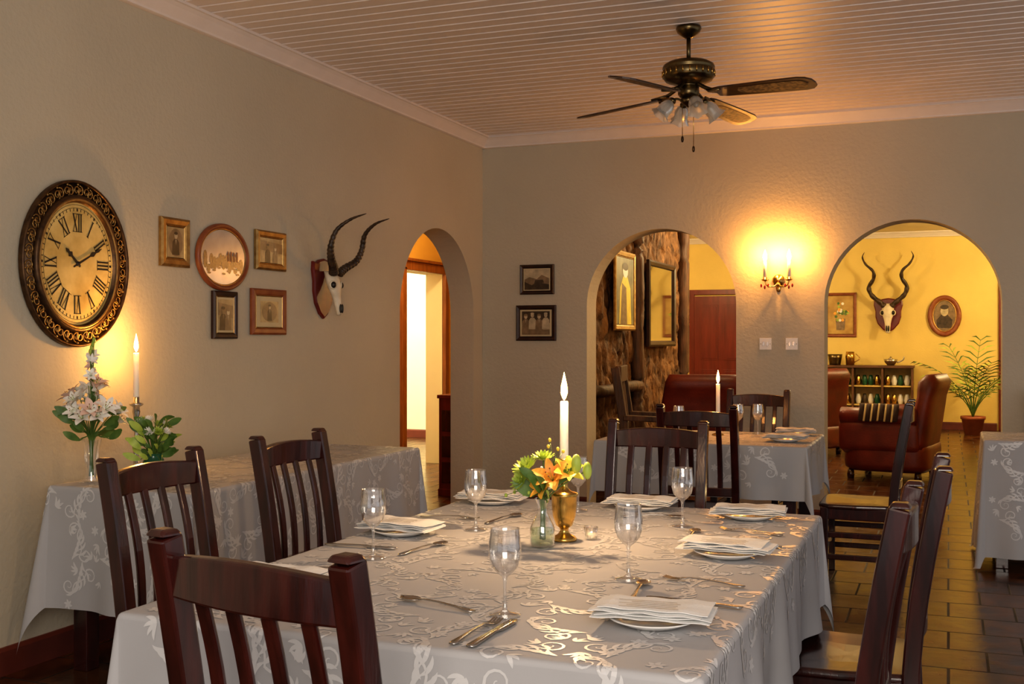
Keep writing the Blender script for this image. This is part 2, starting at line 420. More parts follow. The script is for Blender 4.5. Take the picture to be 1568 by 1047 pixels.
def table(name,x0,x1,y0,y1,L,seed,bulge=.12,zt=.75,clampz=.012,legin=.09):
    rnd=random.Random(seed)
    cx,cy=(x0+x1)/2,(y0+y1)/2; a,b=(x1-x0)/2,(y1-y0)/2
    root=bpy.data.objects.new(name,None); COL.objects.link(root); root.location=(cx,cy,0)
    mb=MB(); mb.box((0,0,zt-.02),(2*a-.03,2*b-.03,.03),M_WOOD)
    for sx in (-1,1):
        mb.box((sx*(a-legin-.01),0,zt-.085),(.022,2*(b-legin),.09),M_WOOD)
        mb.box((0,sx*(b-legin-.01),zt-.085),(2*(a-legin),.022,.09),M_WOOD)
        for sy in (-1,1):
            mb.beam([(sx*(a-legin),sy*(b-legin),0),(sx*(a-legin),sy*(b-legin),zt-.036)],.07,.07,M_WOOD,up=(0,1,0))
    mb.obj("frame",(0,0,0),0,bevel=.004,parent=root)
    ph=[rnd.uniform(0,6) for _ in range(8)]; r=.012
    def fold(side,w):
        p=ph[side]
        return .5*sin(11*w+p)+.35*sin(19*w+2*p+1)+.25*sin(31*w+3*p)
    def S(u,v,off=0.):
        du,dv=max(abs(u)-a,0),max(abs(v)-b,0); px,py=max(-a,min(a,u)),max(-b,min(b,v)); s=hypot(du,dv)
        su=1 if u>0 else -1; sv=1 if v>0 else -1
        zz=zt+.0010*noise.noise(Vector((u*3,v*3,seed)))
        if s<1e-6: return Vector((px,py,zz+off))
        nx,ny=su*du/s,sv*dv/s
        if s<r*pi/2: th=s/r; out=(r+off)*sin(th); drop=r-(r+off)*cos(th)
        else: out=r+off; drop=r+(s-r*pi/2)
        t=min(1.5,drop/L); phi=atan2(dv,du)/(pi/2)
        fu=fold(0 if su>0 else 1,py); fv=fold(2 if sv>0 else 3,px)
        F=fu*(1-phi)+fv*phi
        o=out+.026*t*F+.04*drop+ (s*bulge*sin(phi*pi)**2 if s>.02 else 0)
        z=zz-drop*(1-.03*sin(phi*pi)**2)
        z=max(z,clampz+.01*abs(F))
        return Vector((px+nx*o,py+ny*o,z))
    def axis(h):
        A=[-h-L+L*i/16 for i in range(16)]+[-h,-h+.01]
        n=max(8,int(2*h/.025)); A+=[-h+.01+(2*h-.02)*i/n for i in range(1,n)]
        e=[-x for x in A[:18]]; e.reverse()
        fine=[-h-.006,-h-.012,-h-.019]
        A+=e; A+=fine+[-x for x in fine]
        return sorted(set(round(x,5) for x in A))
    U=axis(a); V=axis(b)
    mb=MB(); vs=[S(u,v) for u in U for v in V]; nv=len(V)
    mb.add(vs,[(i*nv+j,(i+1)*nv+j,(i+1)*nv+j+1,i*nv+j+1) for i in range(len(U)-1) for j in range(nv-1)],M_CLOTH,True)
    gx=int((2*a+2*L)/.18); gy=int((2*b+2*L)/.15)
    for i in range(gx):
        for j in range(gy):
            u0=-a-L+(i+.5)*(2*a+2*L)/gx; v0=-b-L+(j+.5+(.5 if i%2 else 0)-.25)*(2*b+2*L)/gy
            if abs(u0)>a+L-.1 or abs(v0)>b+L-.1: continue
            if abs(u0)>a and abs(v0)>b: continue
            ang=(i*2+j*3)%4*pi/2+rnd.uniform(-.3,.3)+.5; fl=1 if (i+j)%2 else -1; c,s_=cos(ang),sin(ang)
            for Lp,Rp in MOT:
                pts=[]
                for (p,q) in zip(Lp,Rp):
                    # wind every motif strip so its normal faces up / outward
                    pr=(p,q) if fl<0 else (q,p)
                    for (x,y) in pr:
                        y2=y*fl; pts.append(S(u0+x*c-y2*s_,v0+x*s_+y2*c,.0011))
                m=len(Lp)
                mb.add(pts,[(2*k,2*k+1,2*k+3,2*k+2) for k in range(m-1)],M_DAMASK,False)
    mb.obj("tablecloth",(0,0,0),0,parent=root,fixn=False)
    return root
table("dining_table",-1.635,-.40,1.88,3.76,.30,1,bulge=.10)
table("side_table",-3.33,-2.66,3.42,5.33,.49,2,bulge=.11)
table("dining_table",-1.9,-.72,6.12,6.99,.30,3,bulge=.10)
table("dining_table",.20,1.4,6.95,7.58,.68,4,bulge=.05)

# ------------------------------------------------------------------ tableware
ZT=.7525
def glass(loc):
    mb=MB()
    mb.lathe([(.001,0),(.033,0),(.033,.002),(.012,.006),(.005,.012),(.0038,.03),(.0038,.07),(.006,.08),(.016,.088),(.028,.102),(.0345,.125),(.0345,.145),(.032,.165),(.0305,.182)],M_GLASS,n=28,cap=False)
    mb.lathe([(.0305,.182),(.0290,.181),(.0308,.165),(.033,.145),(.033,.125),(.027,.104),(.015,.091),(.001,.088)],M_GLASS,n=28,cap=False)
    return mb.obj("wine_glass",loc)
g0=None
for x,y in ((-.866,2.147),(-.718,2.577),(-.765,3.364),(-1.337,3.077),(-1.417,2.58),(-1.165,3.55),(-1.20,6.80),(-1.09,6.86),(-1.5,6.5)):
    if g0 is None: g0=glass((x,y,ZT))
    else: inst(g0,"wine_glass",(x,y,ZT),0)

def plate_nap(x,y,rz,w=.24,d=.13):
    mb=MB()
    mb.lathe([(.001,.001),(.06,.001),(.065,.004),(.088,.013),(.09,.015),(.087,.016),(.064,.0075),(.058,.005),(.001,.005)],M_CHINA,n=36)
    p=mb.obj("side_plate",(x,y,ZT),rz)
    mb=MB(); rnd=random.Random(int(x*100+y*77))
    for k in range(4):
        nx,ny=14,8; ww=w-.006*k; dd=d-.004*k; z0=.0200+.0055*k; ang=rnd.uniform(-.05,.05); ox,oy=rnd.uniform(-.010,.010),rnd.uniform(-.008,.008)
        M=Matrix.Translation((ox,oy,z0))@Matrix.Rotation(ang,4,'Z')
        def zz(u,v): return .0014*sin(9*u+k)+.002*noise.noise(Vector((u*2,v*2,k+x)))- .004*max(0,abs(u)-.78)
        top=[];bot=[]
        for i in range(nx+1):
            for j in range(ny+1):
                u=-1+2*i/nx; v=-1+2*j/ny; e=.0015 if abs(v)>.99 or abs(u)>.99 else 0
                top.append((u*ww/2,v*dd/2,zz(u,v)+.0045-e)); bot.append((u*ww/2,v*dd/2,zz(u,v)+e))
        q=ny+1; N_=len(top); fs=[(i*q+j,(i+1)*q+j,(i+1)*q+j+1,i*q+j+1) for i in range(nx) for j in range(ny)]
        fs2=[tuple(N_+t for t in reversed(f)) for f in fs]
        per=[i*q for i in range(nx+1)]+[nx*q+j for j in range(1,q)]+[i*q+ny for i in range(nx-1,-1,-1)]+[j for j in range(ny-1,0,-1)]
        fs3=[(per[t],per[(t+1)%len(per)],per[(t+1)%len(per)]+N_,per[t]+N_) for t in range(len(per))]
        mb.add(top+bot,fs+fs2+fs3,M_NAPKIN,False,M)
    for r in range(5):
        mb.box((.02*sin(r*3),-.045+.014*r,.0432),(.12-.02*(r%2),.0014,.0004),M_SEPIA)
    mb.obj("folded_napkin",(x,y,ZT),rz,bevel=.001)
for x,y,a in ((-.56,2.19,4),(-.55,2.95,-4),(-.60,3.60,6),(-1.515,2.93,-5),(-1.50,3.60,5),(-.98,3.665,0),(-1.47,2.2,3),(-.86,6.86,5),(-.86,6.40,-5)):
    plate_nap(x,y,radians(a))

def flatprof(mb,sta,z=.002,th=.0022):
    rings=[[(x,-w,z+zo),(x,w,z+zo),(x,w,z+zo+th),(x,-w,z+zo+th)] for x,w,zo in sta]
    mb.loft(rings,M_SILVER,True)
def spoon(loc,rz):
    mb=MB(); flatprof(mb,[(-.10,.006,0),(-.085,.0095,0),(-.05,.005,.003),(0,.0032,.006),(.04,.0032,.006),(.055,.005,.004)])
    rings=[]
    for i in range(9):
        t=i/8; x=.052+.055*t; w=.0185*sqrt(max(0.01,1-(2*t-1)**2)); dz=-.004*sin(pi*t)
        rings.append([(x,w*cos(pi*j/6),.0065+dz*sin(pi*j/6)) for j in range(7)]+[(x,w*.9*cos(pi*j/6),.0078+dz*sin(pi*j/6)) for j in range(6,-1,-1)])
    mb.loft(rings,M_SILVER,True); return mb.obj("spoon",loc,rz)
def fork(loc,rz):
    mb=MB(); flatprof(mb,[(-.10,.006,0),(-.085,.0095,0),(-.05,.005,.003),(0,.0032,.006),(.035,.0032,.006),(.05,.011,.003),(.06,.012,.002)])
    for k in range(4):
        y=-.0098+.0065*k; mb.beam([(.058,y,.004),(.08,y,.003),(.1,y,.007)],.0034,.002,M_SILVER)
    return mb.obj("fork",loc,rz)
def knife(loc,rz):
    mb=MB(); flatprof(mb,[(-.11,.007,0),(-.1,.0095,0),(-.05,.008,.001),(0,.006,.002),(.005,.006,.002),(.02,.0095,0),(.08,.0105,0),(.1,.008,0),(.108,.002,0)],th=.003)
    return mb.obj("table_knife",loc,rz)
spoon((-1.03,2.165,ZT),radians(165)); knife((-.830,2.00,ZT),radians(88)); fork((-.866,1.995,ZT),radians(86))
fork((-.54,2.60,ZT),radians(172)); spoon((-.66,2.45,ZT),radians(96)); spoon((-.70,3.20,ZT),radians(95)); fork((-.55,3.33,ZT),radians(165))
fork((-1.50,3.24,ZT),radians(5)); spoon((-1.33,3.28,ZT),radians(80)); spoon((-1.345,2.73,ZT),radians(78)); knife((-1.52,2.70,ZT),radians(4)); knife((-1.45,2.40,ZT),radians(10))
knife((-.54,3.12,ZT),radians(178)); spoon((-.90,3.50,ZT),radians(15)); knife((-1.25,3.66,ZT),radians(92)); knife((-.52,2.39,ZT),radians(174))

def flame(mb,c,s=1.8):
    mb.lathe([(.0005,0),(.003*s,.004*s),(.0055*s,.012*s),(.005*s,.022*s),(.0025*s,.034*s),(.0004,.045*s)],M_FLAME,c=c,n=12)
def candle_parts(mb,z0,z1,r=.0105,c=(0,0)):
    mb.lathe([(r*1.02,z0),(r,z0+.01),(r*.93,z1-.006),(r*.8,z1),(r*.45,z1-.003),(.001,z1-.004)],M_WAX,c=(c[0],c[1],0),n=20)
    mb.tube([(c[0],c[1],z1-.004),(c[0]+.001,c[1],z1+.006),(c[0]+.003,c[1],z1+.011)],.0011,M_BLACK)
    flame(mb,(c[0],c[1],z1+.003))
h=.235; k=h/.24
mb=MB()
mb.lathe([(.001,0),(.036,0),(.037,.006),(.030,.012),(.018,.018),(.012,.028),(.014,.036),(.024,.044),(.033,.07),(.036,.1),(.037,.125),(.041,.132),(.038,.137),(.020,.142),(.012,.15),(.010,.17*k),(.016,.185*k),(.014,.2*k),(.012,.215*k),(.019,.232*k),(.017,.24*k),(.001,.24*k)],M_BRASS,n=32)
candle_parts(mb,h-.005,.40,.0125)
o=mb.obj("brass_candlestick",(-1.03,3.01,ZT))
light("candle_glow",(0,0,.44),18,(1,.63,.33),.02,parent=o)
mb=MB(); mb.lathe([(.001,0),(.018,0),(.021,.035),(.019,.035),(.0165,.004),(.001,.004)],M_GLASS,n=20); mb.lathe([(.001,.004),(.015,.004),(.015,.016),(.001,.017)],M_WAX,n=16)
mb.obj("tealight_holder",(-.965,3.06,ZT))
mb=MB(); mb.lathe([(.001,0),(.035,0),(.035,.006),(.012,.014),(.010,.03),(.018,.05),(.017,.065),(.001,.065)],M_BRASS,n=24); candle_parts(mb,.06,.31,.013)
o=mb.obj("brass_candlestick",(-1.30,6.68,ZT)); light("candle_glow",(0,0,.36),6,(1,.38,.10),.02,parent=o)
mb=MB(); mb.lathe([(.001,0),(.05,0),(.05,.008),(.014,.02),(.01,.06),(.016,.1),(.009,.14),(.009,.22),(.017,.26),(.014,.28),(.03,.29),(.03,.297),(.013,.3),(.013,.325),(.001,.325)],M_SILVER,n=28); candle_parts(mb,.32,.52,.0125)
o=mb.obj("silver_candlestick",(-3.335,3.915,ZT)); light("candle_glow",(0,0,.56),13,(1,.47,.11),.015,parent=o)

# ------------------------------------------------------------------ flowers
def basis(d):
    d=Vector(d).normalized(); a=d.cross(Vector((.3,.2,1)))
    if a.length<1e-3: a=Vector((1,0,0))
    a.normalize(); b=d.cross(a); return Matrix((a,b,d)).transposed()
def petal(mb,pos,B,ang,l,w,open_,curl,mat):
    rows=6; vs=[]
    r=.0; z=0; th=open_
    for i in range(rows+1):
        t=i/rows; ww=w*sin(pi*(.06+.90*t))**.8*(1-.15*t)
        for s_ in (-1,0,1):
            loc=Vector((r*cos(ang)-s_*ww*sin(ang),r*sin(ang)+s_*ww*cos(ang),z+abs(s_)*ww*.25))
            vs.append(Vector(pos)+B@loc)
        r+=sin(th)*l/rows; z+=cos(th)*l/rows; th+=curl/rows
    mb.add(vs,[(i*3+j,i*3+j+1,(i+1)*3+j+1,(i+1)*3+j) for i in range(rows) for j in range(2)],mat,True)
def lily(mb,pos,d,size,mat,rnd,n=6,op=.5,curl=1.1):
    B=basis(d); a0=rnd.uniform(0,6)
    for k in range(n): petal(mb,pos,B,a0+k*2*pi/n,size,size*(.26 if k%2 else .20),op+.08*(k%2),curl,mat)
    for k in range(5):
        a=a0+k*1.25; p0=Vector(pos); p1=p0+B@Vector((size*.2*cos(a),size*.2*sin(a),size*.6))
        mb.tube([p0,p0.lerp(p1,.6),p1],size*.012,M_LEAF2,n=4); mb.ell(p1,(size*.035,)*3,M_FRAMER,nu=6,nv=4)
def mum(mb,pos,d,size,mat,rnd):
    B=basis(d)
    for ring,(n,op,l) in enumerate(((14,1.35,1.),(12,.95,.85),(9,.55,.7),(6,.2,.5))):
        for k in range(n): petal(mb,pos,B,k*2*pi/n+ring*.2,size*l,size*.14,op,-.5,mat)
def leaf(mb,pos,d,l,w,curl,mat):
    B=basis(d); petal(mb,pos,B,0,l,w,.1,curl,mat)
def bouquet(mb,base,rimz,items,rnd):
    for (kind,p,d,sz,mt) in items:
        p=Vector(p); r0=Vector((base[0]+rnd.uniform(-.008,.008),base[1]+rnd.uniform(-.008,.008),base[2]+.02)); r1=Vector((base[0]+(p.x-base[0])*.12,base[1]+(p.y-base[1])*.12,base[2]+rimz))
        mb.tube(catmull([r0,r1,r1.lerp(p,.55)+Vector((0,0,.01)),p],4),.0018,M_LEAF,n=5)
        if kind=='lily': lily(mb,p,d,sz,mt,rnd)
        elif kind=='mum': mum(mb,p,d,sz,mt,rnd)
        elif kind=='bud': mb.ell(p,(sz*.3,sz*.3,sz*.55),mt,nu=8,nv=6)
        elif kind=='leaf': leaf(mb,p,d,sz,sz*.22,rnd.uniform(.2,1.3),mt)
        elif kind=='spray':
            for _ in range(9):
                q=p+Vector([rnd.gauss(0,sz*.5) for _ in range(3)]); mb.tube([r1.lerp(p,.8),q],.0008,M_LEAF,n=4); mb.ell(q,(.005,.005,.006),mt,nu=6,nv=4)
rnd=random.Random(3)
def rd(up=.6): 
    a=rnd.uniform(0,2*pi); return (cos(a),sin(a),up)
mb=MB(); mb.lathe([(.001,.002),(.030,.002),(.034,.01),(.036,.03),(.034,.055),(.022,.08),(.014,.095),(.013,.115),(.020,.13),(.022,.135)],M_GLASS,n=28,cap=False)
mb.lathe([(.001,.004),(.030,.006),(.0335,.03),(.032,.05),(.001,.05)],glassy("vase_water",(.80,.88,.72),.06,.3),n=24)
items=[('mum',(-.045,.0,.215),(-.3,-.5,.8),.045,M_LEAF2),('mum',(-.015,.05,.235),(0,-.2,1),.04,M_LEAF2),('mum',(-.065,.03,.19),(-.8,-.4,.6),.038,M_YPET),('mum',(-.05,-.03,.18),(-.5,-.8,.5),.036,M_LEAF2),
 ('lily',(.035,-.01,.185),(.1,-.8,.75),.07,M_OPET),('lily',(.02,-.02,.165),(-.5,-.9,.5),.055,M_OPET),('lily',(.065,.01,.20),(.5,-.5,.7),.06,M_YPET),
 ('bud',(.10,.0,.235),(0,0,1),.05,M_LEAF2),('bud',(.125,.02,.215),(0,0,1),.045,M_LEAF2),('spray',(-.02,-.01,.19),(0,0,1),.05,M_WPET),('spray',(-.05,0,.17),(0,0,1),.05,M_LEAF2),('spray',(.03,.03,.25),(0,0,1),.05,M_YPET)]
for k in range(16):
    a=rnd.uniform(0,2*pi); items.append(('leaf',(.03*cos(a),.03*sin(a),rnd.uniform(.12,.19)),(cos(a),sin(a),.8),rnd.uniform(.05,.09),M_LEAF2 if k%3==0 else M_LEAF))
bouquet(mb,(0,0,0),.13,items,rnd); mb.obj("flower_vase",(-1.055,2.895,ZT),fixn=False)
mb=MB(); mb.lathe([(.001,0),(.03,0),(.03,.004),(.024,.02),(.026,.08),(.032,.14),(.04,.17)],M_GLASS,n=28,cap=False)
items=[]
for k in range(20):
    a=k*2.4; r=.025+.085*((k*.37)%1); items.append(('lily',(r*cos(a)-.01,r*sin(a),.23+.17*(1-r/.12)+rnd.uniform(-.04,.04)),(cos(a)*r*9,sin(a)*r*9,.7),rnd.uniform(.052,.072),M_WPET if k%6 else M_PPET))
for k in range(9): items.append(('lily',(.0+.012*sin(k*2),.02*cos(k*2.2),.35+.020*k),rd(.4),.036,M_WPET if k%3 else M_PPET))
for k in range(4): items.append(('bud',(-.005+.006*k,.0,.53+.015*k),(0,0,1),.024,M_LEAF2))
for k in range(26):
    a=rnd.uniform(0,2*pi); r=rnd.uniform(.03,.09); items.append(('leaf',(r*cos(a),r*sin(a),rnd.uniform(.16,.28)),(cos(a),sin(a),.5),rnd.uniform(.05,.09),M_LEAF))
bouquet(mb,(0,0,0),.17,items,rnd); mb.obj("flower_vase",(-3.26,3.56,ZT),fixn=False)
mb=MB(); mb.lathe([(.001,0),(.035,0),(.05,.02),(.055,.05),(.04,.085),(.03,.1),(.034,.11)],M_GREENGL,n=28,cap=False)
items=[]
for k in range(64):
    a=rnd.uniform(0,2*pi); r=rnd.uniform(.015,.08); items.append(('leaf',(r*cos(a),r*sin(a),rnd.uniform(.10,.25)-r*.3),(cos(a),sin(a),rnd.uniform(.2,1)),rnd.uniform(.045,.075),M_LEAF2 if k%3==0 else M_LEAF))
for k in range(9): a=k; items.append(('mum',(.055*cos(a*1.9),.055*sin(a*1.9),.20+.02*(k%3)),(cos(a*1.9),sin(a*1.9),1),.028,M_LEAF2 if k%2 else M_WPET))
bouquet(mb,(0,0,0),.10,items,rnd); mb.obj("foliage_arrangement",(-3.045,3.68,ZT),fixn=False)

# ------------------------------------------------------------------ pictures / clock (local: x right, z up, front = -Y)
def rectp(w,h): return [(-w/2,-h/2),(w/2,-h/2),(w/2,h/2),(-w/2,h/2)]
def ellp(w,h,n=56): return [(w/2*cos(2*pi*i/n),h/2*sin(2*pi*i/n)) for i in range(n)]
def frame(mb,shape,w,h,loops,mat,smooth=False):
    rings=[[(x,-d,z) for x,z in shape(w-2*ins,h-2*ins)] for ins,d in loops]
    mb.loft(rings,mat,smooth,cap=False)
def flat(mb,pts,d,mat): mb.add([(x,-d,z) for x,z in pts],[tuple(range(len(pts)))],mat)
def eli(cx,cz,a,b,n=16): return [(cx+a*cos(2*pi*i/n),cz+b*sin(2*pi*i/n)) for i in range(n)]
def person(mb,x,z,s,d,dark=M_SEPD,skin=M_SEPL):
    flat(mb,[(x-.22*s,z),(x+.22*s,z),(x+.2*s,z+.5*s),(x+.1*s,z+.62*s),(x-.1*s,z+.62*s),(x-.2*s,z+.5*s)],d,dark)
    flat(mb,eli(x,z+.76*s,.10*s,.13*s),d+.0006,skin); flat(mb,[(x-.03*s,z+.6*s),(x+.03*s,z+.6*s),(x,z+.4*s)],d+.0006,skin)
    flat(mb,eli(x,z+.85*s,.11*s,.06*s),d+.0009,dark)
def content(mb,kind,w,h,d):
    if kind=='portrait':
        flat(mb,rectp(w,h),d,M_PHOTO); flat(mb,eli(0,0,w*.42,h*.46,32),d+.0004,M_SEPIA); person(mb,0,-h*.42,h*.85,d+.001)
    elif kind=='group':
        flat(mb,rectp(w,h),d,M_PHOTO); n=4
        flat(mb,[(-w/2,0),(w/2,0),(w/2,h/2),(-w/2,h/2)],d+.0005,M_SEPD)
        for k in range(n): person(mb,-w*.36+k*w*.24,-h*.32+(.06*h if k%2 else 0),h*.78,d+.001+.0002*k,M_SEPL if k%2 else M_SEPIA)
        flat(mb,[(-w/2,-h/2),(w/2,-h/2),(w/2,-h*.3),(-w/2,-h*.26)],d+.0025,M_SEPIA)
    elif kind=='couple':
        flat(mb,rectp(w,h),d,M_PHOTO); flat(mb,[(-w/2,0),(w/2,-.1*h),(w/2,h*.3),(-w/2,h*.4)],d+.0005,M_SEPIA)
        person(mb,-w*.17,-h/2,h*.85,d+.001,M_SEPD,M_SEPIA); person(mb,w*.17,-h/2,h*.78,d+.0013,M_SEPIA)
    elif kind=='land':
        flat(mb,rectp(w,h),d,M_SEPL); flat(mb,[(-w/2,-h/2),(w/2,-h/2),(w/2,h*.05),(w*.2,h*.22),(0,h*.02),(-w*.3,h*.12),(-w/2,h*.0)],d+.001,M_SEPIA)
        flat(mb,[(-w/2,-h/2),(w/2,-h/2),(w/2,-h*.25),(0,-h*.12),(-w*.2,-h*.28),(-w/2,-h*.1)],d+.0016,M_SEPD)
        flat(mb,[(-w*.1,-h*.2),(w*.3,-h*.16),(w*.26,-h*.02),(-w*.06,-h*.02)],d+.0022,M_SEPD)
    elif kind=='still':
        flat(mb,rectp(w,h),d,pm("still_bg",(.35,.2,.05),.6,vs=6,col2=(.6,.42,.14)))
        flat(mb,[(-w*.16,-h*.4),(w*.16,-h*.4),(w*.2,-h*.1),(-w*.2,-h*.1)],d+.001,M_SEPIA)
        rr=random.Random(5)
        for k in range(26):
            a=rr.uniform(0,6.28); r=rr.uniform(0,.3); flat(mb,eli(r*w*cos(a)*1.1,h*.08+r*h*.8*sin(a),w*.06,w*.06,8),d+.002+.0002*k,(M_LEAF,M_OPET,M_WPET,M_LEAF2)[k%4])
    elif kind=='madonna':
        flat(mb,rectp(w,h),d,pm("painting_bg",(.10,.10,.05),.5,vs=6,col2=(.3,.26,.12)))
        flat(mb,[(-w*.36,-h/2),(w*.36,-h/2),(w*.3,h*.05),(w*.12,h*.22),(-w*.12,h*.22),(-w*.3,h*.05)],d+.001,M_YPET)
        flat(mb,[(-w*.3,-h/2),(w*.1,-h/2),(w*.05,h*.05),(-w*.2,h*.12)],d+.0015,M_SEPIA)
        flat(mb,eli(0,h*.3,w*.15,h*.1),d+.002,M_WPET); flat(mb,eli(0,h*.37,w*.17,h*.06),d+.0025,M_SEPD)
def picture(name,kind,w,h,fw,loc,rz,mat,mount=0.,inner=M_GOLD):
    mb=MB(); mb.box((0,-.006,0),(w*.98,.010,h*.98),M_FRAMED)
    frame(mb,rectp,w,h,[(0,0),(0,.014),(fw*.25,.022),(fw*.7,.018),(fw*.85,.012)],mat)
    frame(mb,rectp,w,h,[(fw*.85,.012),(fw*.92,.015),(fw,.010)],inner)
    ww,hh=w-2*fw,h-2*fw
    if mount: flat(mb,rectp(ww,hh),.0125,M_MOUNT)
    content(mb,kind,ww*(1-mount),hh*(1-mount),.0135)
    return mb.obj(name,loc,rz)
R90=radians(90)
LW=XL+.004
picture("picture_frame",'portrait',.215,.235,.045,(LW,4.355,1.80),R90,M_GOLD)
picture("picture_frame",'couple',.29,.215,.04,(LW,5.165,1.82),R90,M_GOLD)
picture("picture_frame",'couple',.205,.245,.032,(LW,4.75,1.458),R90,M_FRAMED,mount=.12)
picture("picture_frame",'portrait',.33,.25,.042,(LW,5.147,1.483),R90,M_FRAMER,mount=.3)
BW=YB-.004
picture("picture_frame",'land',.285,.235,.03,(-3.018,BW,1.805),0,M_FRAMED,mount=.08,inner=M_FRAMED)
picture("picture_frame",'group',.335,.28,.035,(-3.026,BW,1.462),0,M_FRAMED,mount=.12,inner=M_FRAMED)
picture("painting_still_life",'still',.47,.68,.05,(-1.54,17.596,1.71),0,M_FRAMER)
picture("painting_portrait",'madonna',.70,.74,.06,(-2.83,10.0,1.785),R90,M_GOLD)
mb=MB(); w,h=.435,.345
mb.loft([[(x,-.002,z) for x,z in ellp(w*.97,h*.97)],[(x,-.010,z) for x,z in ellp(w*.97,h*.97)]],M_FRAMED)
frame(mb,ellp,w,h,[(0,.002),(0,.018),(.008,.026),(.018,.024),(.026,.014)],M_FRAMER,True); frame(mb,ellp,w,h,[(.024,.015),(.028,.018),(.033,.012)],M_GOLD,True)
MS=pm("winter_sky",(.26,.25,.25),.2,vs=6,col2=(.46,.44,.43)); MW=pm("winter_snow",(.70,.68,.66),.2,vs=12,var=.12); MT=pm("winter_trees",(.015,.013,.012),.25,vs=60,col2=(.10,.08,.07))
flat(mb,ellp(w-.05,h-.05),.0125,MS)
W2,H2=(w-.052)/2,(h-.052)/2
low=[(W2*cos(a),H2*sin(a)) for a in [pi+.35+(pi-.7)*i/24 for i in range(25)]]
flat(mb,low+[(W2*.5,-H2*.25),(0,-H2*.42),(-W2*.5,-H2*.2)],.0130,MW)
rr=random.Random(2)
for k in range(26):
    x=-.15+.30*(k%13)/12; z=-.035+rr.uniform(-.035,.03); flat(mb,eli(x,z,.017,rr.uniform(.014,.038),9),.0134+.00006*k,MT)
for k in range(7): flat(mb,eli(-.12+.04*k,-.085+.014*(k%3),.016,.006,8),.0152,MT)
for k in range(4): flat(mb,[(.03+.025*k,-.02),(.046+.025*k,-.02),(.046+.025*k,.02+.01*(k%2)),(.038+.025*k,.035),(.03+.025*k,.02)],.0153,M_FRAMER)
mb.obj("round_framed_picture",(LW,4.733,1.755),R90)
mb=MB(); w,h=.47,.61
mb.loft([[(x,-.002,z) for x,z in ellp(w*.97,h*.97)],[(x,-.010,z) for x,z in ellp(w*.97,h*.97)]],M_FRAMED)
frame(mb,ellp,w,h,[(0,.002),(0,.03),(.02,.045),(.05,.04),(.07,.02)],M_FRAMER,True); frame(mb,ellp,w,h,[(.065,.02),(.075,.028),(.085,.016)],M_GOLD,True)
flat(mb,ellp(w-.14,h-.14),.0165,M_SEPIA); flat(mb,[(-.1,-.18),(.1,-.18),(.11,-.06),(.04,.02),(-.04,.02),(-.11,-.06)],.018,M_SEPD); flat(mb,eli(0,.07,.055,.075),.019,M_SEPL); flat(mb,eli(0,.13,.06,.035),.020,M_SEPD)
mb.obj("oval_portrait",(-.055,17.596,1.685),0)
mb=MB(); w,h=1.15,.88; mb.box((0,-.006,0),(w*.98,.01,h*.98),M_FRAMED)
frame(mb,rectp,w,h,[(0,0),(0,.03),(.02,.04),(.05,.03),(.06,.014)],M_FRAMED); flat(mb,rectp(w-.11,h-.11),.0135,M_MIRROR); mb.obj("wall_mirror",(-2.83,11.4,1.70),R90)

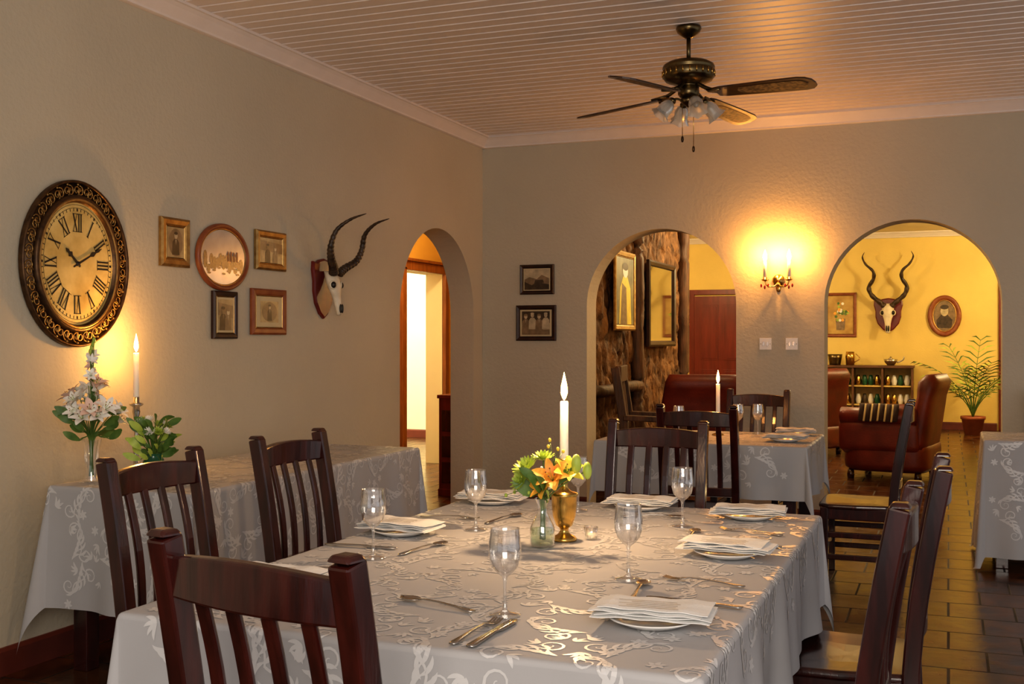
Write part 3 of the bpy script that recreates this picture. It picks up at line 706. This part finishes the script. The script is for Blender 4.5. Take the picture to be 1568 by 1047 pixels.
def clock():
    mb=MB(); W,Hh=.62,.715; k=Hh/W
    mb.loft([[(x,-.002,z) for x,z in ellp(W*.99,Hh*.99)],[(x,-.012,z) for x,z in ellp(W*.99,Hh*.99)]],M_BRONZE)
    frame(mb,ellp,W,Hh,[(0,.002),(0,.022),(.006,.03),(.013,.022),(.015,.012)],M_BRONZE,True)
    frame(mb,ellp,W,Hh,[(.062,.012),(.064,.03),(.072,.036),(.084,.034),(.096,.016)],M_BRONZE,True)
    frame(mb,ellp,W,Hh,[(.080,.035),(.085,.038),(.090,.034)],M_GOLD,True)
    n=30
    for i in range(n):
        a=2*pi*i/n; R=W/2-.039
        for s_ in (-1,1):
            pts=[]
            for j in range(15):
                t=j/14; rr=.020*(1-.75*t); b=pi*.5*s_+s_*2.9*pi*t*.9
                u=a+(s_*.018)/R+rr*cos(b)/R; v=R+rr*sin(b)*1.05
                pts.append((v*cos(u),-.018-.004*sin(pi*t),v*sin(u)*k))
            mb.tube(pts,.0030,M_GOLD,n=5,up=(0,1,0))
        mb.ell(((W/2-.018)*cos(a+.1),-.018,(Hh/2-.018)*sin(a+.1)),(.006,.006,.006),M_GOLD,nu=6,nv=4)
    flat(mb,ellp(W-.18,Hh-.18),.0155,M_DIAL)
    for ins in (.104,.118): frame(mb,ellp,W,Hh,[(ins,.0162),(ins+.0018,.0162)],M_BLACK)
    for i in range(60):
        a=2*pi*i/60; r0=W/2-.116; r1=W/2-.105
        t=.0016 if i%5 else .004
        c,s_=cos(a),sin(a)
        flat(mb,[(r0*c-t*s_,(r0*s_+t*c)*k),(r1*c-t*s_,(r1*s_+t*c)*k),(r1*c+t*s_,(r1*s_-t*c)*k),(r0*c+t*s_,(r0*s_-t*c)*k)],.0164,M_BLACK)
    NUM=["XII","I","II","III","IIII","V","VI","VII","VIII","IX","X","XI"]; h=.066; ro=W/2-.158
    for i,s_ in enumerate(NUM):
        ang=-i*pi/6
        wd={'I':.013,'V':.030,'X':.030}; tot=sum(wd[c] for c in s_); x=-tot/2
        def put(p0,p1,t):
            (ax,az),(bx,bz)=p0,p1; l=hypot(bx-ax,bz-az); nx,nz=-(bz-az)/l*t,(bx-ax)/l*t
            q=[(ax+nx,az+nz),(bx+nx,bz+nz),(bx-nx,bz-nz),(ax-nx,az-nz)]
            out=[]
            for (X,Z) in q:
                Z+=ro; out.append(((X*cos(ang)-Z*sin(ang)),(X*sin(ang)+Z*cos(ang))*k))
            flat(mb,out,.0170,M_BLACK)
        for c in s_:
            w=wd[c]; m=x+w/2
            if c=='I': put((m,-h/2),(m,h/2),.0032)
            elif c=='V': put((m-.010,h/2),(m,-h/2),.0034); put((m+.010,h/2),(m,-h/2),.0016)
            else: put((m-.011,h/2),(m+.011,-h/2),.0034); put((m+.011,h/2),(m-.011,-h/2),.0016)
            x+=w
        put((-tot/2,h/2),(tot/2,h/2),.0012); put((-tot/2,-h/2),(tot/2,-h/2),.0012)
    for ang,l,w in ((radians(28),.16,.007),(radians(138),.095,.009)):
        d=Vector((cos(ang),0,sin(ang))); nrm=Vector((-sin(ang),0,cos(ang)))
        pts=[]
        for t,ww in ((-.18,.5),(0,.7),(.5,.5),(.62,1.6),(.74,.5),(.85,.9),(1,.05)): pts.append((t,ww))
        L_=[d*l*t+nrm*w*ww for t,ww in pts]; R_=[d*l*t-nrm*w*ww for t,ww in reversed(pts)]
        mb.loft([[p+Vector((0,-.020,0)) for p in L_+R_],[p+Vector((0,-.022,0)) for p in L_+R_]],M_BLACK,False)
    mb.ell((0,-.022,0),(.011,.005,.011),M_BLACK)
    return mb.obj("wall_clock",(LW,3.705,1.655),R90)
clock()

# ------------------------------------------------------------------ skull trophies
def shield(mb,w,h,d):
    half=[(0,h*.50),(.22*w,h*.47),(.34*w,h*.43),(.48*w,h*.44),(.5*w,h*.30),(.44*w,h*.12),(.44*w,-h*.05),(.36*w,-h*.25),(.18*w,-h*.42),(0,-h*.5)]
    pts=half+[(-x,z) for x,z in reversed(half[1:-1])]
    mb.loft([[(x,0,z) for x,z in pts],[(x,-d*.7,z) for x,z in pts],[(x*.92,-d,z*.93) for x,z in pts]],M_REDDOOR,False)
def skull(mb,s,d0):
    st=[(.13,.035,.030,.02),(.115,.052,.05,.045),(.085,.062,.06,.06),(.04,.066,.062,.075),(.0,.060,.055,.085),(-.04,.044,.045,.095),(-.09,.033,.036,.105),(-.14,.028,.030,.115),(-.18,.026,.024,.12),(-.20,.018,.014,.12)]
    rings=[[(s*a*cos(2*pi*j/16),-d0-s*(o)+s*b*sin(2*pi*j/16)*.8,s*z) for j in range(16)] for z,a,b,o in st]
    mb.loft(rings,M_BONE,True)
    for q in (-1,1):
        mb.ell((q*s*.054,-d0-s*.100,s*.025),(s*.022,s*.028,s*.027),M_BLACK)
        mb.lathe([(s*.028,0),(s*.032,s*.006),(s*.026,s*.010)],M_BONE,n=14,M=Matrix.Translation((q*s*.056,-d0-s*.10,s*.025))@Matrix.Rotation(radians(90),4,'X')@Matrix.Rotation(radians(35*q),4,'Y'))
        mb.ell((q*s*.012,-d0-s*.143,-s*.15),(s*.009,s*.010,s*.034),M_BLACK)
def horn(mb,path,r0,rid):
    P=catmull(path,14)
    mb.tube(P,lambda t:r0*(1-t)**.7*(1+.10*sin(t*rid))+.0015,M_HORN,n=12,flat=.88)
mb=MB(); shield(mb,.25,.36,.02); skull(mb,.80,.02)
for q in (-1,1):
    horn(mb,[(q*.03,-.10,.09),(q*.07,-.12,.125),(q*.145,-.15,.17),(q*.18,-.17,.24),(q*.165,-.20,.33),(q*.145,-.28,.39),(q*.14,-.38,.42)],.028,130)
mb.obj("antelope_skull_trophy",(XL+.001,5.72,1.635),R90)
mb=MB(); shield(mb,.42,.52,.03); skull(mb,1.35,.03)
for q in (-1,1):
    horn(mb,[(q*.05,-.12,.13),(q*.12,-.13,.2),(q*.23,-.14,.30),(q*.27,-.16,.42),(q*.2,-.2,.55),(q*.21,-.24,.66),(q*.31,-.24,.76),(q*.36,-.2,.87),(q*.33,-.2,.95)],.044,60)
mb.obj("kudu_skull_trophy",(-.845,17.599,1.70),0)

# ------------------------------------------------------------------ wall sconce, switches
mb=MB()
mb.lathe([(.001,0),(.045,0),(.045,.006),(.035,.012),(.02,.016),(.012,.03),(.001,.032)],M_BRASS,n=28,M=Matrix.Rotation(radians(90),4,'X'))
mb.ell((0,-.006,-.055),(.02,.008,.03),M_BRASS); mb.ell((0,-.03,-.03),(.018,.018,.018),M_BRASS); mb.tube([(0,-.03,-.045),(0,-.03,-.085)],[.008,.002],M_BRASS)
for q in (-1,1):
    mb.tube(catmull([(0,-.03,-.02),(q*.03,-.06,-.045),(q*.07,-.08,-.04),(q*.085,-.085,-.005)],6),.005,M_BRASS)
    mb.lathe([(.004,0),(.016,.004),(.026,.012),(.027,.016),(.014,.014),(.014,.03),(.001,.03)],M_BRASS,c=(q*.085,-.085,-.01),n=20)
    mb.lathe([(.0125,0),(.0125,.12),(.009,.125),(.001,.125)],M_WAX,c=(q*.085,-.085,.012),n=16)
    mb.lathe([(.006,0),(.010,.008),(.016,.028),(.0145,.045),(.008,.065),(.0005,.085)],M_BULB,c=(q*.085,-.085,.136),n=16)
    for k in range(3):
        mb.ell((q*(.06+.025*k),-.10,-.04-.012*(k%2)),(.007,.007,.014),M_RED,nu=8,nv=6)
sc=mb.obj("wall_sconce",(-1.148,YB,1.76),0)
for q in (-1,1): light("sconce_bulb",(q*.085,-.11,.19),11,(1,.40,.07),.02,parent=sc)
for x in (-1.242,-1.055):
    mb=MB(); mb.box((0,-.004,0),(.085,.008,.085),M_WHITEP); 
    mb.box((-.014,-.010,0),(.014,.008,.03),M_SILVER); mb.box((.014,-.010,0),(.014,.008,.03),M_SILVER)
    for q in (-1,1): mb.ell((q*.034,-.009,0),(.003,.002,.003),M_SEPD,nu=6,nv=4)
    mb.obj("light_switch",(x,YB,1.30),0,bevel=.002)

# ------------------------------------------------------------------ ceiling fan
mb=MB()
mb.lathe([(.001,0),(.062,0),(.066,-.012),(.058,-.03),(.032,-.05),(.018,-.06),(.001,-.062)],M_ABRASS,n=32)
mb.lathe([(.011,-.05),(.011,-.185)],M_ABRASS,n=16)
mb.lathe([(.001,-.165),(.022,-.168),(.05,-.178),(.105,-.185),(.13,-.2),(.135,-.215),(.128,-.22),(.133,-.228),(.133,-.262),(.128,-.268),(.12,-.28),(.09,-.292),(.05,-.30),(.045,-.31),(.055,-.315),(.055,-.35),(.045,-.365),(.02,-.372),(.001,-.372)],M_ABRASS,n=40)
for i in range(24):
    a=2*pi*i/24; mb.tube([(.134*cos(a),.134*sin(a),-.23),(.134*cos(a),.134*sin(a),-.26)],.004,M_BRASS,n=5)
for k in range(4):
    R=Matrix.Rotation(radians(73.0+90*k),4,'Z')
    mb.tube(catmull([(.05,0,-.30),(.11,.0,-.335),(.17,0,-.355)],5),.010,M_ABRASS,n=8,M=R)
    mb.tube([(.12,-.03,-.348),(.2,-.04,-.36)],.006,M_ABRASS,n=6,M=R); mb.tube([(.12,.03,-.348),(.2,.04,-.36)],.006,M_ABRASS,n=6,M=R)
    mb.ell((.15,0,-.352),(.04,.035,.006),M_ABRASS,M=R)
    Rb=R@Matrix.Translation((0,0,-.35))@Matrix.Rotation(radians(3.0),4,'Y')@Matrix.Rotation(radians(-12),4,'X')
    out=[(.16,.045),(.20,.055),(.35,.063),(.5,.07),(.62,.072),(.66,.062),(.685,.035),(.69,0)]
    pts=out+[(x,-y) for x,y in reversed(out[:-1])]
    mb.loft([[(x,y,.004) for x,y in pts],[(x,y,-.004) for x,y in pts]],M_BLADE,False,M=Rb)
    inn=[(.30,.035),(.45,.045),(.58,.048),(.635,.038),(.655,0)]
    pts=inn+[(x,-y) for x,y in reversed(inn[:-1])]+[(.28,0)]
    mb.add([(x,y,-.0052) for x,y in pts],[tuple(range(len(pts)))],M_CANE,False,Rb)
mb.lathe([(.001,-.37),(.04,-.372),(.045,-.385),(.03,-.40),(.012,-.41),(.001,-.425)],M_ABRASS,n=24)
for k in range(4):
    R=Matrix.Rotation(radians(30+90*k),4,'Z')
    mb.tube(catmull([(.03,0,-.385),(.065,0,-.375),(.09,0,-.39)],5),.006,M_ABRASS,n=8,M=R)
    T=R@Matrix.Translation((.085,0,-.385))@Matrix.Rotation(radians(180-42),4,'Y')
    mb.lathe([(.014,-.01),(.02,0),(.018,.012)],M_ABRASS,n=16,M=T)
    n=24; rings=[]
    for r,z,fl in ((.016,.01,0),(.030,.025,0),(.038,.05,.0),(.036,.075,.05),(.040,.09,.12),(.050,.105,.2)):
        rings.append([((r*(1+fl*sin(6*2*pi*j/n)*.6))*cos(2*pi*j/n),(r*(1+fl*sin(6*2*pi*j/n)*.6))*sin(2*pi*j/n),z) for j in range(n)])
    mb.loft(rings,M_FROST,True,cap=False,M=T)
    mb.ell((0,0,.045),(.017,.017,.03),M_FROST,M=T)
for x,y,l in ((.03,-.02,.62),(-.035,.01,.56)):
    mb.tube([(x,y,-.36),(x,y,-l)],.0018,M_BRASS,n=5); mb.lathe([(.001,0),(.006,-.006),(.008,-.02),(.005,-.032),(.001,-.034)],M_BRONZE,c=(x,y,-l),n=10)
mb.obj("ceiling_fan",(-1.25,5.64,H-.001),0)

# ------------------------------------------------------------------ lounge: bark wall and furniture
def rough_face(x,y0,y1,z0,z1,ny,nz,amp,mat,mb):
    vs=[]
    for i in range(ny+1):
        for j in range(nz+1):
            yy=y0+(y1-y0)*i/ny; zz=z0+(z1-z0)*j/nz
            p=Vector((yy*7,zz*3.6,3.1)); 
            cell=noise.voronoi(Vector((yy*6+.5*noise.noise(p),zz*3.0+.5*noise.noise(p*1.7),0)))[0]
            d=noise.fractal(p,1.,2.,4)*amp*.6-max(0,.28-(cell[1]-cell[0]))*amp*2.6
            vs.append((x+d,yy,zz))
    q=nz+1
    mb.add(vs,[(i*q+j,(i+1)*q+j,(i+1)*q+j+1,i*q+j+1) for i in range(ny) for j in range(nz)],mat,True)
mb=MB(); rough_face(-2.89,8.43,12.6,0,H,230,150,.05,M_BARK,mb)
mb.box((-3.12,10.51,H/2),(.34,4.16,H),M_BARK)
for yy in (10.58,12.60):
    n=40
    mb.tube([(-2.86+.006*noise.noise(Vector((i*.3,yy,0))),yy+.008*noise.noise(Vector((i*.25,yy,4))),H*i/n) for i in range(n+1)],[.072+.008*noise.noise(Vector((i*.5,yy,9))) for i in range(n+1)],M_LOG,n=14)
mb.tube([(-2.84,8.5+.26*i,.88+.006*sin(i*1.3)) for i in range(9)],.055,M_LOG,n=12)
mb.obj("bark_clad_wall")

def armchair():
    mb=MB()
    def rb(c,sz,r=.05,mat=M_LEATHER):
        rings=[]; a,b,h=sz[0]/2,sz[1]/2,sz[2]/2
        for i in range(9):
            v=-1+i/4; f=(1-abs(v)**4)**.25 if abs(v)<1 else .0
            ins=r*(1-f)
            rings.append([(c[0]+(a-ins)*(abs(cos(t))**.35*(1 if cos(t)>0 else -1)),c[1]+(b-ins)*(abs(sin(t))**.35*(1 if sin(t)>0 else -1)),c[2]+h*v) for t in [2*pi*j/32+.001 for j in range(32)]])
        mb.loft(rings,mat,True)
    rb((0,0,.22),(.84,.80,.28)); rb((0,.06,.42),(.54,.62,.16)); 
    for q in (-1,1):
        rb((q*.36,.05,.42),(.15,.74,.34)); 
        rings=[[(q*.36+.10*cos(2*pi*j/18),y,.60+.085*sin(2*pi*j/18)) for j in range(18)] for y in (-.3,-.1,.2,.40)]
        mb.loft(rings,M_LEATHER,True)
    rings=[]
    for i in range(11):
        t=i/10; z=.3+.70*t; y=-.27-.13*t; th=.11-.03*t+(.03*sin(pi*min(1,max(0,(t-.75)*4)))); w=.40-.05*max(0,t-.6)/.4
        if t>.92: w*=.93; th*=.7
        rings.append([(w*(abs(cos(a))**.45*(1 if cos(a)>0 else -1)),y+th*(abs(sin(a))**.6*(1 if sin(a)>0 else -1)),z) for a in [2*pi*j/28+.001 for j in range(28)]])
    mb.loft(rings,M_LEATHER,True)
    for q in (-1,1):
        for yy in (-.3,.32): mb.lathe([(.03,0),(.035,.04),(.028,.09)],M_WOOD,c=(q*.34,yy,0),n=14)
    return mb
ac=armchair().obj("upholstered_armchair",(-.50,11.35,0),radians(80))
for l,a in (((-1.62,13.2,0),60),((-2.22,10.75,0),10)): inst(ac,"upholstered_armchair",l,radians(a))
mb=MB()
path=[(.20,0,.515),(.0,0,.515),(-.18,0,.52),(-.235,0,.56),(-.262,0,.64),(-.31,0,.705),(-.36,0,.715),(-.42,0,.70),(-.475,0,.63),(-.488,0,.56)]
P=catmull(path,5); n=len(P)
y0=-.12
for k in range(11):
    wdt=.045 if k%2==0 else .018; vs=[]
    for i,p in enumerate(P):
        for yy in (y0,y0+wdt): vs.append((p.x,yy+.03*sin(i*.12),p.z+.004*sin(yy*30)))
    mb.add(vs,[(2*i,2*i+1,2*i+3,2*i+2) for i in range(n-1)],M_STR_L if k%2 else M_STR_D,True)
    y0+=wdt
o=mb.obj("striped_throw",(-.50,11.35,.004),radians(80),fixn=False); sd=o.modifiers.new("thick","SOLIDIFY"); sd.thickness=.006; sd.offset=0

mb=MB()
for q in (-1,1):
    mb.beam([(q*.27,-.24,0),(q*.27,-.24,.5),(q*.27,-.33,1.1)],.07,.07,M_LOG,up=(0,1,0)); mb.beam([(q*.27,.24,0),(q*.27,.24,.66)],.07,.07,M_LOG,up=(0,1,0)); mb.beam([(q*.27,-.26,.68),(q*.27,.29,.66)],.09,.045,M_LOG)
mb.box((0,0,.42),(.54,.54,.07),M_LOG); 
for z,h in ((1.04,.14),(.60,.07)): mb.beam([(-.27,-.26-.08*(z-.5),z),(.27,-.26-.08*(z-.5),z)],.05,h,M_LOG)
for k in range(4): mb.beam([(-.165+.11*k,-.265,.6),(-.165+.11*k,-.31,1.0)],.05,.022,M_LOG,up=(0,1,0))
for z in (.2,.3): mb.beam([(-.27,.24,z),(.27,.24,z)],.03,.04,M_LOG)
mb.obj("rustic_armchair",(-2.31,9.2,0),radians(-80),bevel=.008)

mb=MB(); w=1.25
mb.box((0,0,.93),(w+.06,.42,.035),M_CABYEL); mb.box((0,0,.04),(w,.38,.08),M_CABYEL); mb.box((0,.18,.48),(w,.02,.86),M_CAB_IN)
for x in (-w/2,-.21,.21,w/2): mb.box((x,0,.48),(.03,.38,.87),M_CABYEL)
for x in (-.42,0,.42):
    for z in (.36,.64): mb.box((x,.0,z),(.39,.34,.02),M_CAB_IN)
rr=random.Random(9)
for x in (-.42,0,.42):
    for z in (.37,.65):
        for k in range(4): mb.lathe([(.001,0),(.03,0),(.045,.06),(.03,.12),(.02,.15)],(M_CHINA,M_BRASS,M_SEPD,M_GREENGL)[rr.randrange(4)],c=(x-.14+.09*k,-.02,z+.003),n=12)
mb.obj("display_cabinet",(-1.12,17.36,0),0,bevel=.004)
mb=MB(); mb.lathe([(.001,0),(.08,0),(.085,.02),(.10,.1),(.11,.16),(.09,.16),(.001,.15)],M_ABRASS,n=20,c=(-.1,0,0)); mb.lathe([(.001,0),(.06,0),(.07,.12),(.06,.2),(.001,.2)],M_BRASS,n=20,c=(.12,0,0)); 
mb.tube(catmull([(.18,0,.04),(.26,0,.1),(.2,0,.17)],5),.008,M_BRASS); mb.obj("brass_pots",(-1.5,17.36,.95))
mb=MB(); mb.lathe([(.001,0),(.05,0),(.09,.05),(.1,.09),(.09,.09),(.001,.06)],M_SILVER,n=20); mb.tube(catmull([(.09,0,.04),(.17,0,.08),(.19,0,.13)],5),.01,M_SILVER)
mb.lathe([(.04,0.09),(.02,.11),(.008,.13)],M_SILVER,n=14); mb.obj("silver_teapot",(-.8,17.36,.95))

mb=MB(); mb.lathe([(.001,0),(.11,0),(.15,.22),(.165,.22),(.165,.26),(.14,.26),(.13,.23),(.001,.22)],M_POT,n=28)
rr=random.Random(12)
for k in range(13):
    a=k*2.399; L_=rr.uniform(.85,1.2); lean=rr.uniform(.25,.9)
    P=[]; x=y=0; z=.24; th=lean*.4
    for i in range(13):
        P.append(Vector((x*cos(a),x*sin(a),z))); x+=sin(th)*L_/12; z+=cos(th)*L_/12; th+=lean*.14
    mb.tube(P,lambda t:.007*(1-t)+.002,M_LEAF,n=5)
    for i in range(4,13):
        t=(P[min(i+1,12)]-P[i-1]).normalized(); sd=t.cross(Vector((0,0,1))).normalized()
        for q in (-1,1):
            d=(t*.7+sd*q*.8+Vector((0,0,-.1))).normalized(); l=.24*sin(pi*(i-2)/12)+.06; m=P[i]+d*l*.5+Vector((0,0,.01)); e=P[i]+d*l+Vector((0,0,-.04)); wv=t*.012
            mb.add([P[i]-wv*.5,P[i]+wv*.5,m+wv,m-wv,e],[(0,1,2,3),(3,2,4)],M_LEAF if (i+k)%3 else M_LEAF2,True)
mb.obj("potted_palm",(.32,16.72,0),fixn=False)

mb=MB(); mb.box((0,0,.44),(.34,.46,.78),M_REDDOOR); mb.box((0,0,.845),(.36,.5,.03),M_REDDOOR); mb.box((0,0,.03),(.35,.48,.06),M_REDDOOR)
for z in (.2,.42,.64): mb.box((0,-.235,z),(.28,.012,.18),M_WOOD); mb.ell((0,-.25,z),(.012,.012,.012),M_BRASS,nu=8,nv=6)
mb.obj("hall_chest",(-3.875,8.75,0),0,bevel=.006)

# ------------------------------------------------------------------ lights
light("room_fill",( .6,-1.2,2.0),82,(1,.89,.76),2.4,typ='AREA',rot=(radians(76),0,radians(18)),sy=1.6)
light("lounge_fill",(-1.6,12.3,2.62),100,(1,.76,.42),.12)  # unseen fill light added to brighten the lounge, no fitting modelled
light("lounge_fill",(1.5,15.2,2.5),115,(1,.78,.44),.12)  # added fill, set aside so its floor reflection stays out of frame
light("lounge_fill",(-3.6,15.0,2.6),75,(1,.72,.38),.12)  # another added fill, for the far left end of the lounge
light("lounge_fill",(-1.7,9.6,2.7),24,(1,.72,.40),.12)  # extra fill put in to light the bark wall and front lounge
light("hall_fill",(-4.4,8.9,2.65),55,(1,.70,.32),.1)  # unseen fill added to brighten the ochre hall walls
light("study_fill",(-6.6,11.3,2.5),280,(1,.90,.68),.2)  # unseen fill added to make the room past the doorway bright
w=bpy.data.worlds.new("World"); scene.world=w; w.use_nodes=True
w.node_tree.nodes["Background"].inputs[0].default_value=(.98,.95,.96,1); w.node_tree.nodes["Background"].inputs[1].default_value=.46

# ------------------------------------------------------------------ camera
cd=bpy.data.cameras.new("Camera"); cd.sensor_width=36; cd.lens=38.75; cd.shift_y=-.0022; cd.clip_start=.05
co=bpy.data.objects.new("Camera",cd); COL.objects.link(co); co.location=(0,0,1.33); co.rotation_euler=(radians(90),0,radians(21.6))
scene.camera=co
scene.view_settings.view_transform='Standard'
scene.view_settings.exposure=0.15
try: scene.view_settings.look='Medium High Contrast'
except Exception as e: print('look',e)
